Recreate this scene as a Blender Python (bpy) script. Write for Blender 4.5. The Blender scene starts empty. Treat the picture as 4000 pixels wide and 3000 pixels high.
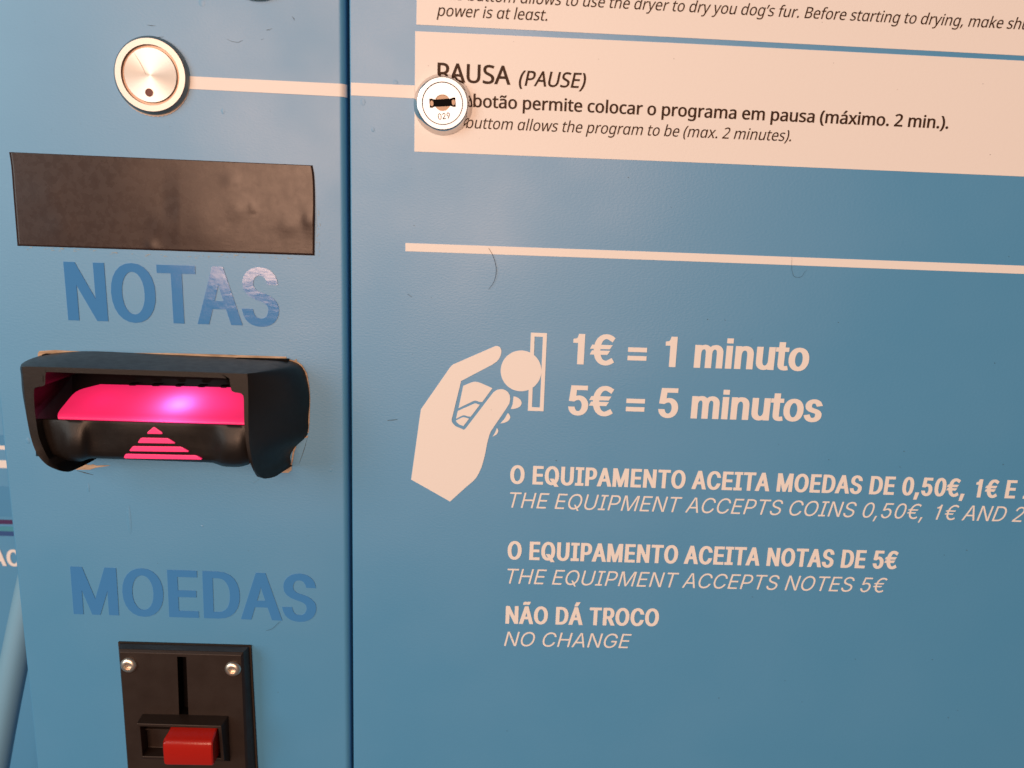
import bpy, bmesh, math, random
from mathutils import Vector, Matrix, noise
from mathutils.geometry import delaunay_2d_cdt
random.seed(7)
SC = bpy.context.scene
COL = SC.collection

# ---------------------------------------------------------------- camera
# metres; the front of the blue panels is the plane y = 0, the viewer stands at y < 0
D, F = 0.36, 3000.0                       # distance to the panels, focal length in photo pixels
PI_, YA, RO = (math.radians(a) for a in (12.07270, -1.90116, 2.23933))
_rx = Matrix(((1,0,0),(0,math.cos(PI_),-math.sin(PI_)),(0,math.sin(PI_),math.cos(PI_))))
_ry = Matrix(((math.cos(YA),0,math.sin(YA)),(0,1,0),(-math.sin(YA),0,math.cos(YA))))
_rz = Matrix(((math.cos(RO),-math.sin(RO),0),(math.sin(RO),math.cos(RO),0),(0,0,1)))
RC = _rz @ _rx @ _ry @ Matrix(((1,0,0),(0,0,-1),(0,1,0)))      # rows: camera right, down, forward
cam = bpy.data.cameras.new('camera')
cam.sensor_width = 36.0; cam.lens = F/4000*36.0
cam.clip_start = 0.01; cam.clip_end = 50
cam.dof.use_dof = True; cam.dof.focus_distance = 0.368; cam.dof.aperture_fstop = 9
co = bpy.data.objects.new('camera', cam); COL.objects.link(co)
m = Matrix((RC[0], -RC[1], -RC[2])).transposed().to_4x4(); m.translation = (0, -D, 0)
co.matrix_world = m
SC.camera = co

# ---------------------------------------------------------------- light
w = bpy.data.worlds.new('World'); SC.world = w; w.use_nodes = True
w.node_tree.nodes['Background'].inputs[0].default_value = (0.60, 0.60, 0.62, 1)
w.node_tree.nodes['Background'].inputs[1].default_value = 0.14

def area(name, loc, target, sx, sy, power, col):
    l = bpy.data.lights.new(name, 'AREA'); l.shape = 'RECTANGLE'; l.size = sx; l.size_y = sy
    l.energy = power; l.color = col
    o = bpy.data.objects.new(name, l); COL.objects.link(o); o.location = loc
    o.rotation_euler = (Vector(target) - Vector(loc)).to_track_quat('-Z', 'Y').to_euler()
    return o
area('room_lamp', (-0.36, -2.3, 0.40), (0, 0, 0.0), 1.15, 1.30, 52, (1.0, 0.585, 0.39))
area('daylight_opening', (-1.85, -1.5, 0.62), (0, 0, 0.02), 1.0, 1.9, 24, (0.93, 1.0, 0.98))

SC.render.engine = 'CYCLES'
SC.cycles.use_denoising = True
SC.view_settings.view_transform = 'Standard'; SC.view_settings.look = 'None'
SC.view_settings.exposure = 0; SC.view_settings.gamma = 1
# glyph outlines of the lettering: advance | contour | contour ... in 1/1000 of the type size
GLYPHS = {
'INTER': {
 ' ': '188|',
 ',': '188|68 71 137 71 84 -119 38 -119',
 '0': '453|174 1 130 24 95 62 69 113 53 178 48 254 53 330 69 395 95 447 130 484 174 508 227 516 279 508 323 484 358 447 384 395 400 330 405 254 400 178 384 113 359 62 323 24 279 1 227 -7|261 56 290 74 313 103 330 144 340 194 344 254 340 314 330 365 313 405 290 435 261 453 227 460 192 453 163 435 140 405 123 365 113 314 109 254 113 194 123 144 140 103 163 74 192 56 227 50',
 '1': '453|76 55 391 55 391 0 76 0|276 0 212 0 212 448 209 448 86 358 86 427 198 509 276 509',
 '2': '453|64 47 234 229 282 282 311 327 320 371 317 397 308 419 293 436 273 449 224 460 196 457 172 447 153 433 139 413 130 390 127 362 66 362 71 405 86 442 111 473 143 496 182 511 225 516 268 511 306 497 337 474 361 445 376 411 381 372 371 318 336 259 267 180 153 60 153 57 389 57 389 0 64 0',
 '5': '453|178 -2 140 11 108 32 83 60 66 93 60 130 122 130 127 108 138 89 173 60 221 50 250 53 276 64 298 82 314 104 324 131 328 162 324 193 314 221 297 244 275 262 248 273 218 277 167 268 128 246 67 253 96 509 366 509 366 452 151 452 134 301 136 301 178 325 229 334 263 330 294 321 321 306 345 285 364 260 379 231 388 199 391 163 385 117 369 76 343 41 309 15 268 -1 221 -7',
 '9': '453|271 510 310 494 343 468 368 434 384 393 389 347 385 309 373 270 315 168 200 0 130 0 301 248 307 248 287 221 257 202 218 195 175 199 137 214 106 237 83 269 68 307 64 352 69 397 85 436 110 469 143 494 182 510 226 516|199 457 174 446 154 429 138 407 129 381 125 352 129 322 138 295 154 274 174 257 199 247 226 243 254 247 279 257 299 273 314 295 324 321 327 350 324 381 314 407 299 429 279 446 254 457 226 460',
 '=': '453|72 301 381 301 381 245 72 245|72 153 381 153 381 97 72 97',
 'A': '480|201 509 276 509 463 0 395 0 287 302 264 372 232 478 245 478 213 371 191 302 85 0 16 0|110 199 370 199 370 142 110 142',
 'C': '510|205 1 150 25 104 63 70 115 48 179 40 254 48 329 70 393 104 445 150 484 205 508 267 516 340 504 373 490 402 471 427 447 448 418 463 385 473 348 408 348 389 395 357 428 315 449 267 456 223 450 184 432 150 403 125 364 109 314 103 254 109 194 125 145 151 105 184 76 223 59 267 53 315 60 357 81 389 114 408 160 473 160 463 124 448 91 428 62 402 38 373 19 341 5 305 -4 267 -7',
 'D': '502|96 0 96 57 215 57 272 63 318 81 354 110 379 149 394 198 399 255 394 312 379 361 354 399 320 428 275 446 221 452 93 452 93 509 225 509 294 501 353 478 399 441 433 391 455 329 462 255 455 181 433 119 398 68 351 31 291 8 219 0|125 0 60 0 60 509 125 509',
 'E': '419|60 509 372 509 372 452 125 452 125 286 355 286 355 229 125 229 125 57 375 57 375 0 60 0',
 'G': '520|205 1 149 25 104 64 69 116 47 179 40 254 47 329 69 393 103 445 149 484 203 508 265 516 304 513 340 504 374 489 403 469 429 445 449 416 465 384 474 349 408 349 387 393 356 427 315 448 265 456 222 450 183 432 150 404 125 364 109 314 103 254 109 194 125 145 151 105 184 76 224 59 269 53 309 57 345 71 374 93 396 123 410 160 415 202 434 199 283 199 283 256 478 256 478 200 471 141 451 91 419 50 377 19 326 0 269 -7',
 'H': '517|60 509 125 509 125 289 392 289 392 509 457 509 457 0 392 0 392 232 125 232 125 0 60 0',
 'I': '300|31 57 118 57 118 452 31 452 31 509 269 509 269 452 183 452 183 57 269 57 269 0 31 0',
 'M': '628|60 509 152 509 277 187 287 159 299 123 311 84 322 49 307 49 318 83 330 121 342 158 352 187 476 509 568 509 568 0 504 0 504 291 504 327 505 369 506 413 507 457 513 457 498 409 482 363 467 322 456 291 342 0 286 0 170 291 159 321 145 361 129 408 112 457 119 457 120 416 121 372 122 328 122 291 122 0 60 0',
 'N': '523|60 509 136 509 343 183 363 151 388 107 414 55 405 54 401 108 399 157 399 195 399 509 463 509 463 0 387 0 202 290 177 331 148 381 108 452 119 454 122 384 124 328 125 291 125 0 60 0',
 'O': '533|205 1 150 25 105 63 70 115 48 179 40 254 48 329 70 393 105 445 150 484 205 508 267 516 329 508 384 484 429 445 464 393 486 329 493 254 486 179 464 115 429 63 384 25 329 1 267 -7|310 59 349 76 383 105 408 144 425 194 430 254 425 314 408 365 383 404 349 433 310 450 267 456 223 450 184 433 151 404 125 364 109 314 103 254 109 194 125 144 151 105 184 76 223 59 267 53',
 'P': '445|60 509 235 509 289 503 332 487 366 462 390 430 404 391 409 348 404 304 390 265 366 233 332 207 289 191 235 186 109 186 109 242 233 242 269 246 297 256 318 272 333 294 342 319 344 348 342 376 333 402 318 423 297 439 268 449 232 452 125 452 125 0 60 0',
 'Q': '533|313 159 369 85 384 65 468 -48 401 -48 346 27 331 46 245 159|205 1 150 25 105 63 70 115 48 179 40 254 48 329 70 393 105 445 150 484 205 508 267 516 329 508 384 484 429 445 464 393 486 329 493 254 486 179 464 115 429 63 384 25 329 1 267 -7|310 59 349 76 383 105 408 144 425 194 430 254 425 314 408 365 383 404 349 433 310 450 267 456 223 450 184 433 151 404 125 364 109 314 103 254 109 194 125 144 151 105 184 76 223 59 267 53',
 'R': '449|60 509 236 509 290 504 333 489 367 465 390 433 405 395 409 352 405 309 390 271 367 240 333 217 289 203 236 198 96 198 96 255 234 255 269 258 298 267 319 281 334 300 342 324 345 352 342 380 334 405 319 425 298 440 269 449 233 452 125 452 125 0 60 0|230 229 303 229 428 0 353 0',
 'S': '447|172 -4 128 9 91 31 64 60 46 96 38 137 104 137 110 110 123 88 142 71 166 59 224 49 257 52 286 60 311 74 329 92 341 114 346 139 342 161 332 179 296 205 245 222 184 239 128 260 86 289 60 326 52 372 58 413 75 448 102 476 138 498 180 511 227 516 275 511 316 498 351 476 377 449 394 415 401 378 337 378 326 412 302 437 267 453 225 459 194 456 167 448 145 435 129 418 118 398 115 376 119 352 131 334 169 308 212 293 264 279 312 264 359 238 395 198 405 171 408 139 403 99 386 64 360 34 323 11 278 -4 224 -9',
 'T': '449|32 509 417 509 417 452 257 452 257 0 193 0 193 452 32 452',
 'U': '517|203 -2 154 15 114 43 85 80 66 124 60 173 60 509 124 509 124 178 128 144 141 113 160 87 187 68 220 56 259 52 298 56 331 68 357 87 377 113 389 144 393 178 393 509 457 509 457 173 451 124 433 80 403 43 363 15 315 -2 259 -8',
 'i': '167|53 379 114 379 114 0 53 0|67 446 54 455 44 468 41 483 44 499 54 512 67 521 84 524 100 521 114 512 123 499 126 483 123 468 114 455 100 446 84 443',
 'm': '610|53 379 112 379 112 295 108 295 118 323 132 346 172 376 219 386 257 380 287 361 309 331 321 295 312 295 322 321 337 343 381 375 437 386 468 383 497 372 522 354 541 328 553 296 557 255 557 0 496 0 496 254 490 289 473 313 447 326 419 330 395 328 374 320 345 290 335 247 335 0 274 0 274 260 269 288 253 311 229 326 199 330 158 320 140 307 126 289 117 266 114 238 114 0 53 0',
 'n': '410|114 0 53 0 53 379 112 379 112 287 102 287 124 332 152 362 187 379 227 384 264 380 295 369 321 349 341 321 353 285 357 240 357 0 296 0 296 235 290 275 273 304 246 323 210 329 184 326 161 317 141 303 126 283 117 257 114 227',
 'o': '415|159 -2 117 16 82 46 56 85 40 133 34 187 40 243 56 291 82 330 117 360 159 378 207 384 256 378 299 360 333 330 359 291 376 243 381 187 376 133 359 85 333 46 299 16 256 -2 207 -8|242 51 270 66 292 89 307 117 316 151 319 187 316 224 307 258 292 287 270 310 242 325 207 330 173 325 145 310 124 287 108 258 99 224 96 187 99 151 108 117 124 89 145 66 173 51 207 46',
 's': '365|145 -5 112 3 84 18 62 38 45 63 36 94 94 107 105 79 124 60 150 49 181 45 217 50 244 62 262 81 268 103 265 121 254 136 237 147 212 155 149 170 104 186 72 208 53 237 47 274 51 305 65 332 87 354 115 370 149 381 187 384 223 381 254 372 279 358 299 339 324 290 268 277 258 298 243 316 219 328 187 333 156 329 131 317 114 299 109 277 112 258 124 243 172 223 229 209 275 194 306 171 325 142 331 107 326 75 312 47 290 24 260 6 223 -5 182 -8',
 't': '227|204 327 6 327 6 379 204 379|126 471 126 98 128 76 136 61 150 53 170 50 185 51 202 54 213 2 192 -3 168 -4 125 2 92 21 72 52 65 93 65 471',
 'u': '410|146 -1 115 11 89 31 69 59 57 95 53 139 53 379 114 379 114 144 119 105 137 75 164 56 200 50 226 53 249 62 268 77 283 97 293 122 296 153 296 379 357 379 357 0 298 0 298 92 307 92 286 47 257 17 222 0 182 -5',
 'Á': '480|201 509 276 509 463 0 395 0 287 302 264 372 232 478 245 478 213 371 191 302 85 0 16 0|110 199 370 199 370 142 110 142|260 659 329 659 263 558 213 558',
 'Ã': '480|201 509 276 509 463 0 395 0 287 302 264 372 232 478 245 478 213 371 191 302 85 0 16 0|110 199 370 199 370 142 110 142|260 580 237 590 217 600 201 604 188 595 183 577 141 577 145 605 155 628 172 643 196 648 220 643 241 633 260 623 278 619 291 625 297 646 339 646 334 618 324 595 307 580 284 576',
 'Ç': '510|205 1 150 25 104 63 70 115 48 179 40 254 48 329 70 393 104 445 150 484 205 508 267 516 340 504 373 490 402 471 427 447 448 418 463 385 473 348 408 348 389 395 357 428 315 449 267 456 223 450 184 432 150 403 125 364 109 314 103 254 109 194 125 145 151 105 184 76 223 59 267 53 315 60 357 81 389 114 408 160 473 160 463 124 448 91 428 62 402 38 373 19 341 5 305 -4 267 -7|228 -110 268 -110 294 -105 302 -88 294 -71 268 -66 240 -66 251 13 283 13 283 -3 283 -33 312 -37 332 -47 344 -64 348 -88 343 -114 328 -132 304 -143 269 -146 228 -146',
 '€': '464|341 279 16 279 34 329 364 329|298 179 16 179 34 229 321 229|398 409 366 433 329 450 288 456 248 450 213 433 183 404 161 365 146 315 141 254 146 194 161 144 183 104 213 76 248 59 288 53 329 59 365 74 396 96 422 43 393 21 361 6 325 -4 288 -7 230 1 179 25 137 63 105 115 85 179 78 254 85 329 105 393 137 445 179 484 230 508 288 516 325 512 361 502 394 486 423 463',
},
'NOTO': {
 ' ': '209|',
 '(': '241|35 285 45 348 60 409 83 468 113 522 150 573 217 573 167 493 132 407 111 315 103 221 107 159 116 98 132 38 154 -20 182 -75 216 -127 150 -127 113 -77 83 -24 60 34 45 94 35 156 32 220',
 ')': '241|205 156 196 94 180 34 158 -24 128 -77 91 -127 25 -127 59 -75 87 -20 108 38 124 98 134 159 137 221 134 283 124 346 108 406 87 465 59 521 24 573 91 573 128 522 158 468 180 409 196 348 205 285 209 220',
 ',': '215|136 23 111 -42 85 -103 33 -103 49 -38 63 31 73 93 148 93 154 84',
 '.': '215|61 69 72 85 88 94 107 97 126 94 142 85 153 69 157 43 153 18 142 2 126 -8 107 -11 88 -8 72 2 61 18 58 43',
 '0': '459|409 163 395 112 376 70 349 37 316 12 276 -3 229 -8 170 1 122 27 86 70 60 129 44 201 39 287 44 373 58 446 83 504 119 547 167 573 229 581 287 573 335 547 372 504 399 446 414 373 419 287|113 215 121 156 137 111 159 78 190 59 229 52 268 59 298 78 320 110 336 156 345 215 348 287 345 359 336 417 320 463 298 495 268 515 229 521 190 515 159 495 137 463 121 417 113 359 110 287',
 '2': '459|38 0 38 59 188 210 261 287 306 353 318 387 322 424 315 466 294 496 261 514 221 520 181 517 147 506 83 466 45 513 94 548 153 572 221 581 270 576 313 562 347 540 372 510 388 472 394 428 389 385 375 344 353 305 324 267 247 185 128 67 128 64 417 64 417 0',
 'A': '512|368 177 141 177 73 0 0 0 224 575 289 575 512 0 437 0|274 438 263 473 255 500 247 468 238 438 230 415 165 241 346 241 282 415',
 'B': '521|336 565 404 541 428 522 445 497 455 467 459 431 456 399 446 371 431 347 409 328 382 313 350 304 350 300 415 279 441 261 461 236 474 203 478 163 472 115 454 74 425 42 385 19 337 5 279 0 78 0 78 573 241 573|318 335 357 352 377 382 384 423 376 463 351 490 308 506 245 511 150 511 150 329 256 329|150 61 265 61 330 68 354 78 371 91 394 125 401 168 398 197 388 221 370 241 344 256 307 266 260 269 150 269',
 'E': '446|78 0 78 573 398 573 398 509 150 509 150 330 383 330 383 268 150 268 150 63 398 63 398 0',
 'P': '485|282 570 326 562 363 548 393 528 415 504 431 475 441 442 444 404 433 336 417 306 395 278 364 255 324 238 275 227 216 223 150 223 150 0 78 0 78 573 229 573|150 511 150 285 208 285 258 288 298 296 330 311 352 334 365 363 370 401 361 449 334 484 289 504 223 511',
 'S': '440|396 106 378 66 348 35 307 11 257 -3 198 -8 137 -5 83 4 41 19 41 88 113 65 201 55 240 57 273 66 298 79 316 98 327 120 330 147 327 173 318 194 302 213 277 230 196 265 131 294 85 330 57 375 48 435 54 477 71 513 99 542 136 563 180 576 231 581 318 572 389 549 366 487 302 508 229 517 196 515 169 507 148 494 133 478 124 457 121 434 124 407 133 386 149 367 172 351 246 318 332 279 362 255 385 228 398 194 403 153',
 'T': '446|187 0 187 509 8 509 8 573 437 573 437 509 259 509 259 0',
 'U': '586|507 146 489 95 459 52 416 20 360 -1 290 -8 240 -4 196 7 159 25 128 50 104 82 86 118 76 158 72 204 72 573 144 573 144 201 154 139 165 114 182 93 203 76 228 64 294 55 342 59 379 73 407 96 427 126 438 161 442 202 442 573 513 573 513 202',
 'a': '450|299 428 326 418 347 403 364 383 376 358 385 293 385 0 334 0 320 61 317 61 279 22 234 -1 172 -8 136 -5 103 6 75 23 55 48 41 80 37 119 40 150 50 176 65 199 87 219 116 234 152 245 243 257 316 259 316 285 310 330 293 359 265 375 227 380 163 370 106 347 84 400 151 426 231 437|184 200 141 182 118 155 110 119 115 87 132 66 157 53 188 49 238 56 279 79 295 96 306 117 315 172 315 210 252 208',
 'b': '493|138 410 135 373 139 373 161 398 189 419 226 432 272 437 310 434 344 423 374 406 401 381 422 350 437 312 446 267 449 215 444 147 427 91 400 48 365 17 322 -2 272 -8 226 -3 189 10 161 31 139 55 133 55 119 0 68 0 68 609 139 609 139 461|219 374 188 361 165 339 150 308 142 268 139 217 139 214 145 144 165 93 181 74 202 61 229 53 261 51 312 61 332 74 348 93 369 145 376 216 369 287 348 338 331 356 311 368 260 379',
 'c': '385|187 -2 139 15 99 45 69 87 50 143 44 213 51 284 71 342 102 385 142 415 191 432 245 438 309 431 358 415 337 356 292 370 244 376 204 371 172 358 148 335 131 303 120 263 117 213 120 166 131 126 148 94 172 71 202 58 240 53 302 60 351 78 351 15 304 -2 241 -8',
 'd': '493|182 -5 148 6 118 23 92 48 71 79 56 117 47 162 44 214 47 266 56 311 71 350 93 381 119 406 149 424 183 434 221 438 280 429 323 407 354 374 359 374 356 405 354 438 354 609 425 609 425 0 368 0 358 58 354 58 323 24 279 1 221 -8|290 60 311 71 328 88 348 135 355 200 355 213 349 284 329 336 313 355 291 369 264 377 231 379 204 376 181 368 162 354 146 334 124 281 117 213 124 144 146 93 162 74 181 61 232 51',
 'e': '452|286 432 329 414 364 385 390 346 406 299 411 244 411 201 117 201 127 137 154 90 197 62 254 52 327 60 392 82 392 20 327 -1 251 -8 194 -2 143 17 101 48 70 91 51 146 44 212 50 277 68 333 96 378 134 411 181 431 234 438|188 372 154 348 130 309 119 257 338 257 335 292 326 322 312 346 292 364 266 376 233 380',
 'f': '276|158 375 158 0 87 0 87 375 12 375 12 408 87 432 87 457 92 507 104 547 124 577 152 597 186 609 227 613 274 609 310 599 292 544 262 552 228 556 197 550 175 532 162 502 158 458 158 430 266 430 266 375',
 'g': '493|261 434 297 422 329 402 355 373 359 373 369 430 425 430 425 -7 420 -63 404 -109 378 -146 341 -172 293 -187 233 -192 147 -186 78 -165 78 -100 149 -125 237 -134 286 -126 324 -101 347 -63 355 -13 355 4 356 32 358 57 354 57 329 28 299 8 263 -4 221 -8 182 -4 147 7 117 25 91 51 70 83 56 121 47 164 44 214 47 263 56 306 70 344 91 377 117 404 147 423 181 434 221 438|197 374 169 359 147 336 130 303 120 262 117 213 124 143 146 92 163 73 182 60 232 50 288 58 309 69 326 85 349 131 356 197 356 214 353 267 343 309 326 340 302 362 270 374 230 379',
 'h': '496|138 399 135 370 140 370 174 407 221 429 273 437 321 433 360 421 391 400 413 370 426 330 431 280 431 0 361 0 361 275 355 321 338 353 308 372 265 379 222 374 189 360 166 338 150 308 142 269 139 222 139 0 68 0 68 609 139 609 139 431',
 'i': '207|139 0 68 0 68 430 139 430|133 580 142 566 145 546 142 526 133 512 104 501 88 504 75 512 66 526 63 546 66 566 75 580 88 588 104 591',
 'k': '428|137 257 135 221 138 221 152 240 172 264 189 285 326 430 409 430 235 246 421 0 336 0 187 200 138 158 138 0 68 0 68 609 138 609 138 291',
 'l': '207|68 0 68 609 139 609 139 0',
 'm': '750|603 429 628 417 649 401 665 379 676 352 685 280 685 0 615 0 615 277 610 321 594 353 567 372 528 379 474 369 454 358 438 342 418 298 411 237 411 0 342 0 342 277 332 333 320 353 303 367 281 376 253 379 215 374 185 360 164 338 150 308 141 269 139 223 139 0 68 0 68 430 125 430 136 371 140 371 173 409 217 431 266 438 312 433 349 420 378 398 398 366 402 366 427 398 461 420 499 433 540 438',
 'n': '496|343 429 369 417 391 401 409 379 421 352 431 280 431 0 361 0 361 275 355 321 338 353 308 372 265 379 204 368 182 356 166 338 146 289 139 223 139 0 68 0 68 430 125 430 136 371 140 371 175 409 222 431 275 438',
 'o': '485|438 165 428 121 411 82 388 51 359 25 324 7 285 -4 241 -8 200 -4 163 7 129 25 100 51 77 82 59 121 48 165 44 216 50 282 68 336 97 380 137 412 186 431 244 438 299 431 347 412 387 380 417 336 436 282 442 216|120 169 130 128 147 95 172 71 203 56 243 51 282 56 314 71 339 95 356 128 366 169 369 216 365 263 355 303 338 335 314 359 282 374 242 379 212 376 185 368 164 354 147 335 124 284 117 216',
 'p': '493|310 434 344 424 374 407 401 383 422 351 437 313 446 268 449 216 444 148 427 93 401 49 365 17 322 -2 272 -8 213 1 170 24 139 55 134 55 137 20 139 -16 139 -192 68 -192 68 430 126 430 136 371 139 371 170 405 213 429 273 438|221 374 190 362 167 342 152 313 142 275 139 229 139 216 142 167 150 126 165 93 188 70 220 55 261 51 297 56 326 72 348 98 364 131 373 171 376 217 369 283 348 334 331 354 311 367 288 376 260 379',
 'r': '331|295 437 319 433 310 368 287 372 264 374 217 363 176 334 149 289 139 229 139 0 68 0 68 430 126 430 134 351 137 351 170 395 214 426 240 435 269 438',
 's': '384|343 80 327 49 302 24 268 6 226 -4 176 -8 99 -1 42 19 42 83 104 60 178 49 224 53 256 66 274 86 280 112 271 141 239 167 174 196 103 228 76 245 57 266 45 292 41 324 44 350 52 372 66 392 85 408 137 430 202 438 275 430 339 409 315 353 258 372 197 380 159 377 131 366 114 350 108 328 119 298 154 274 219 246 289 215 314 197 333 176 344 150 348 119',
 't': '289|245 53 272 59 272 5 240 -4 200 -8 167 -5 138 4 112 20 91 44 78 79 74 125 74 375 13 375 13 409 75 437 103 528 144 528 144 430 269 430 269 375 144 375 144 127 149 93 163 69 185 54 212 50',
 'u': '496|427 0 370 0 359 57 356 57 321 20 273 -1 220 -8 173 -4 134 8 103 29 81 59 68 99 63 148 63 430 135 430 135 153 141 108 158 76 188 57 230 51 273 55 306 69 330 91 345 121 354 160 357 206 357 430 427 430',
 'w': '630|336 276 328 308 321 335 316 357 313 357 308 335 302 307 294 275 284 242 207 1 127 1 9 431 82 431 141 201 153 154 163 109 169 73 172 73 178 97 185 128 193 160 201 188 277 431 354 431 428 188 440 149 451 109 457 74 460 74 466 108 477 153 489 201 549 431 621 431 502 1 419 1 346 243',
 'x': '424|22 430 102 430 213 268 322 430 402 430 253 220 410 0 330 0 213 172 94 0 14 0 170 220',
 'y': '409|76 430 169 185 184 144 196 105 205 68 209 68 224 121 245 186 333 430 409 430 224 -59 188 -130 165 -156 138 -176 106 -188 67 -192 34 -190 9 -186 9 -130 30 -133 56 -135 99 -126 130 -99 152 -59 174 -2 1 430',
 'á': '450|299 428 326 418 347 403 364 383 376 358 385 293 385 0 334 0 320 61 317 61 279 22 234 -1 172 -8 136 -5 103 6 75 23 55 48 41 80 37 119 40 150 50 176 65 199 87 219 116 234 152 245 243 257 316 259 316 285 310 330 293 359 265 375 227 380 163 370 106 347 84 400 151 426 231 437|184 200 141 182 118 155 110 119 115 87 132 66 157 53 188 49 238 56 279 79 295 96 306 117 315 172 315 210 252 208|323 579 293 546 260 513 229 486 183 486 183 496 209 532 237 575 259 614 344 614 344 606',
 'ã': '450|299 428 326 418 347 403 364 383 376 358 385 293 385 0 334 0 320 61 317 61 279 22 234 -1 172 -8 136 -5 103 6 75 23 55 48 41 80 37 119 40 150 50 176 65 199 87 219 116 234 152 245 243 257 316 259 316 285 310 330 293 359 265 375 227 380 163 370 106 347 84 400 151 426 231 437|184 200 141 182 118 155 110 119 115 87 132 66 157 53 188 49 238 56 279 79 295 96 306 117 315 172 315 210 252 208|88 529 106 561 132 581 167 589 201 582 233 566 262 550 289 543 305 546 317 555 333 589 373 589 364 548 346 515 319 494 285 487 253 494 221 510 191 526 164 532 147 530 135 521 119 486 79 486',
 '’': '140|112 503 88 437 62 376 10 376 21 424 32 476 42 527 50 573 125 573 131 564',
},
}
# ---------------------------------------------------------------- helpers
def at(u, v, y=0.0):
    """world point on the plane y that the photo pixel (u, v) shows"""
    d = RC.transposed() @ Vector(((u-2000)/F, (v-1500)/F, 1.0))
    k = (y + D)/d.y
    return Vector((d.x*k, y, d.z*k))
def xz(u, v, y=0.0):
    p = at(u, v, y); return (p.x, p.z)

def empty(name, loc, label, cat, group=None):
    o = bpy.data.objects.new(name, None); COL.objects.link(o); o.location = loc
    o.empty_display_size = 0.01
    o['label'] = label; o['category'] = cat
    if group: o['group'] = group
    return o
def tag(o, label, cat, group=None):
    o['label'] = label; o['category'] = cat
    if group: o['group'] = group
    return o

def add_obj(name, verts, faces, mat, parent=None, smooth=False, angle=35, bevel=0, seg=2):
    """one mesh object from world coordinates"""
    off = Vector((0,0,0)); p = parent
    while p: off += p.location; p = p.parent
    me = bpy.data.meshes.new(name)
    me.from_pydata([tuple(Vector(v)-off) for v in verts], [], faces)
    bm = bmesh.new(); bm.from_mesh(me)
    bmesh.ops.remove_doubles(bm, verts=bm.verts, dist=1e-7)
    bmesh.ops.recalc_face_normals(bm, faces=bm.faces)
    if smooth:
        for f in bm.faces: f.smooth = True
        for e in bm.edges:
            if len(e.link_faces) == 2 and e.calc_face_angle(0) > math.radians(angle): e.smooth = False
    bm.to_mesh(me); bm.free()
    me.materials.append(mat)
    o = bpy.data.objects.new(name, me); COL.objects.link(o)
    if parent: o.parent = parent
    if bevel:
        b = o.modifiers.new('bevel', 'BEVEL'); b.width = bevel; b.segments = seg
        b.limit_method = 'ANGLE'; b.angle_limit = math.radians(40); b.harden_normals = False
    return o

def wind(cs, x, z):
    n = 0
    for c in cs:
        for i in range(len(c)):
            x0, z0 = c[i-1]; x1, z1 = c[i]
            if (z0 <= z) != (z1 <= z):
                t = x0 + (z-z0)/(z1-z0)*(x1-x0)
                if t > x: n += 1 if z1 > z0 else -1
    return n
def fill(cs, evenodd=False):
    """triangles covering a set of closed contours (list of (x, z))"""
    s = 1000.0
    V, E = [], []
    for c in cs:
        b = len(V); V += [Vector((x*s, z*s)) for x, z in c]
        E += [(b+i, b+(i+1) % len(c)) for i in range(len(c))]
    r = delaunay_2d_cdt(V, E, [], 0, 1e-5)
    P = [(v.x/s, v.y/s) for v in r[0]]
    T = []
    for f in r[2]:
        cx = sum(P[i][0] for i in f)/3; cz = sum(P[i][1] for i in f)/3
        k = wind(cs, cx, cz)
        if (k % 2 if evenodd else k): T.append(list(f))
    return P, T
def slab_geo(cs, y0, y1, evenodd=False):
    """front face at y0, side walls back to y1"""
    P, T = fill(cs, evenodd)
    n = len(P)
    V = [(x, y0, z) for x, z in P] + [(x, y1, z) for x, z in P]
    Fc = [list(t) for t in T]
    cnt = {}
    for t in T:
        for i in range(3):
            a, b = t[i-1], t[i]; cnt.setdefault(frozenset((a, b)), []).append((a, b))
    for k, l in cnt.items():
        if len(l) == 1:
            a, b = l[0]; Fc.append([b, a, a+n, b+n])
    return V, Fc
def slab(name, cs, y0, y1, mat, parent=None, evenodd=False, bevel=0):
    V, Fc = slab_geo(cs, y0, y1, evenodd)
    return add_obj(name, V, Fc, mat, parent, bevel=bevel)
def quadpx(pts, y=0): return [xz(u, v, y) for u, v in pts]

def spline(pts, n=6, closed=False):
    """Catmull-Rom through points of any dimension"""
    P = [Vector(p) for p in pts]; L = len(P); out = []
    for i in range(L if closed else L-1):
        if closed: a, b, c, d = P[i-1], P[i], P[(i+1) % L], P[(i+2) % L]
        else: a, b, c, d = P[max(i-1, 0)], P[i], P[i+1], P[min(i+2, L-1)]
        for k in range(n):
            t = k/n
            out.append(0.5*((2*b) + (c-a)*t + (2*a-5*b+4*c-d)*t*t + (3*b-a-3*c+d)*t**3))
    if not closed: out.append(P[-1])
    return out

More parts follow.
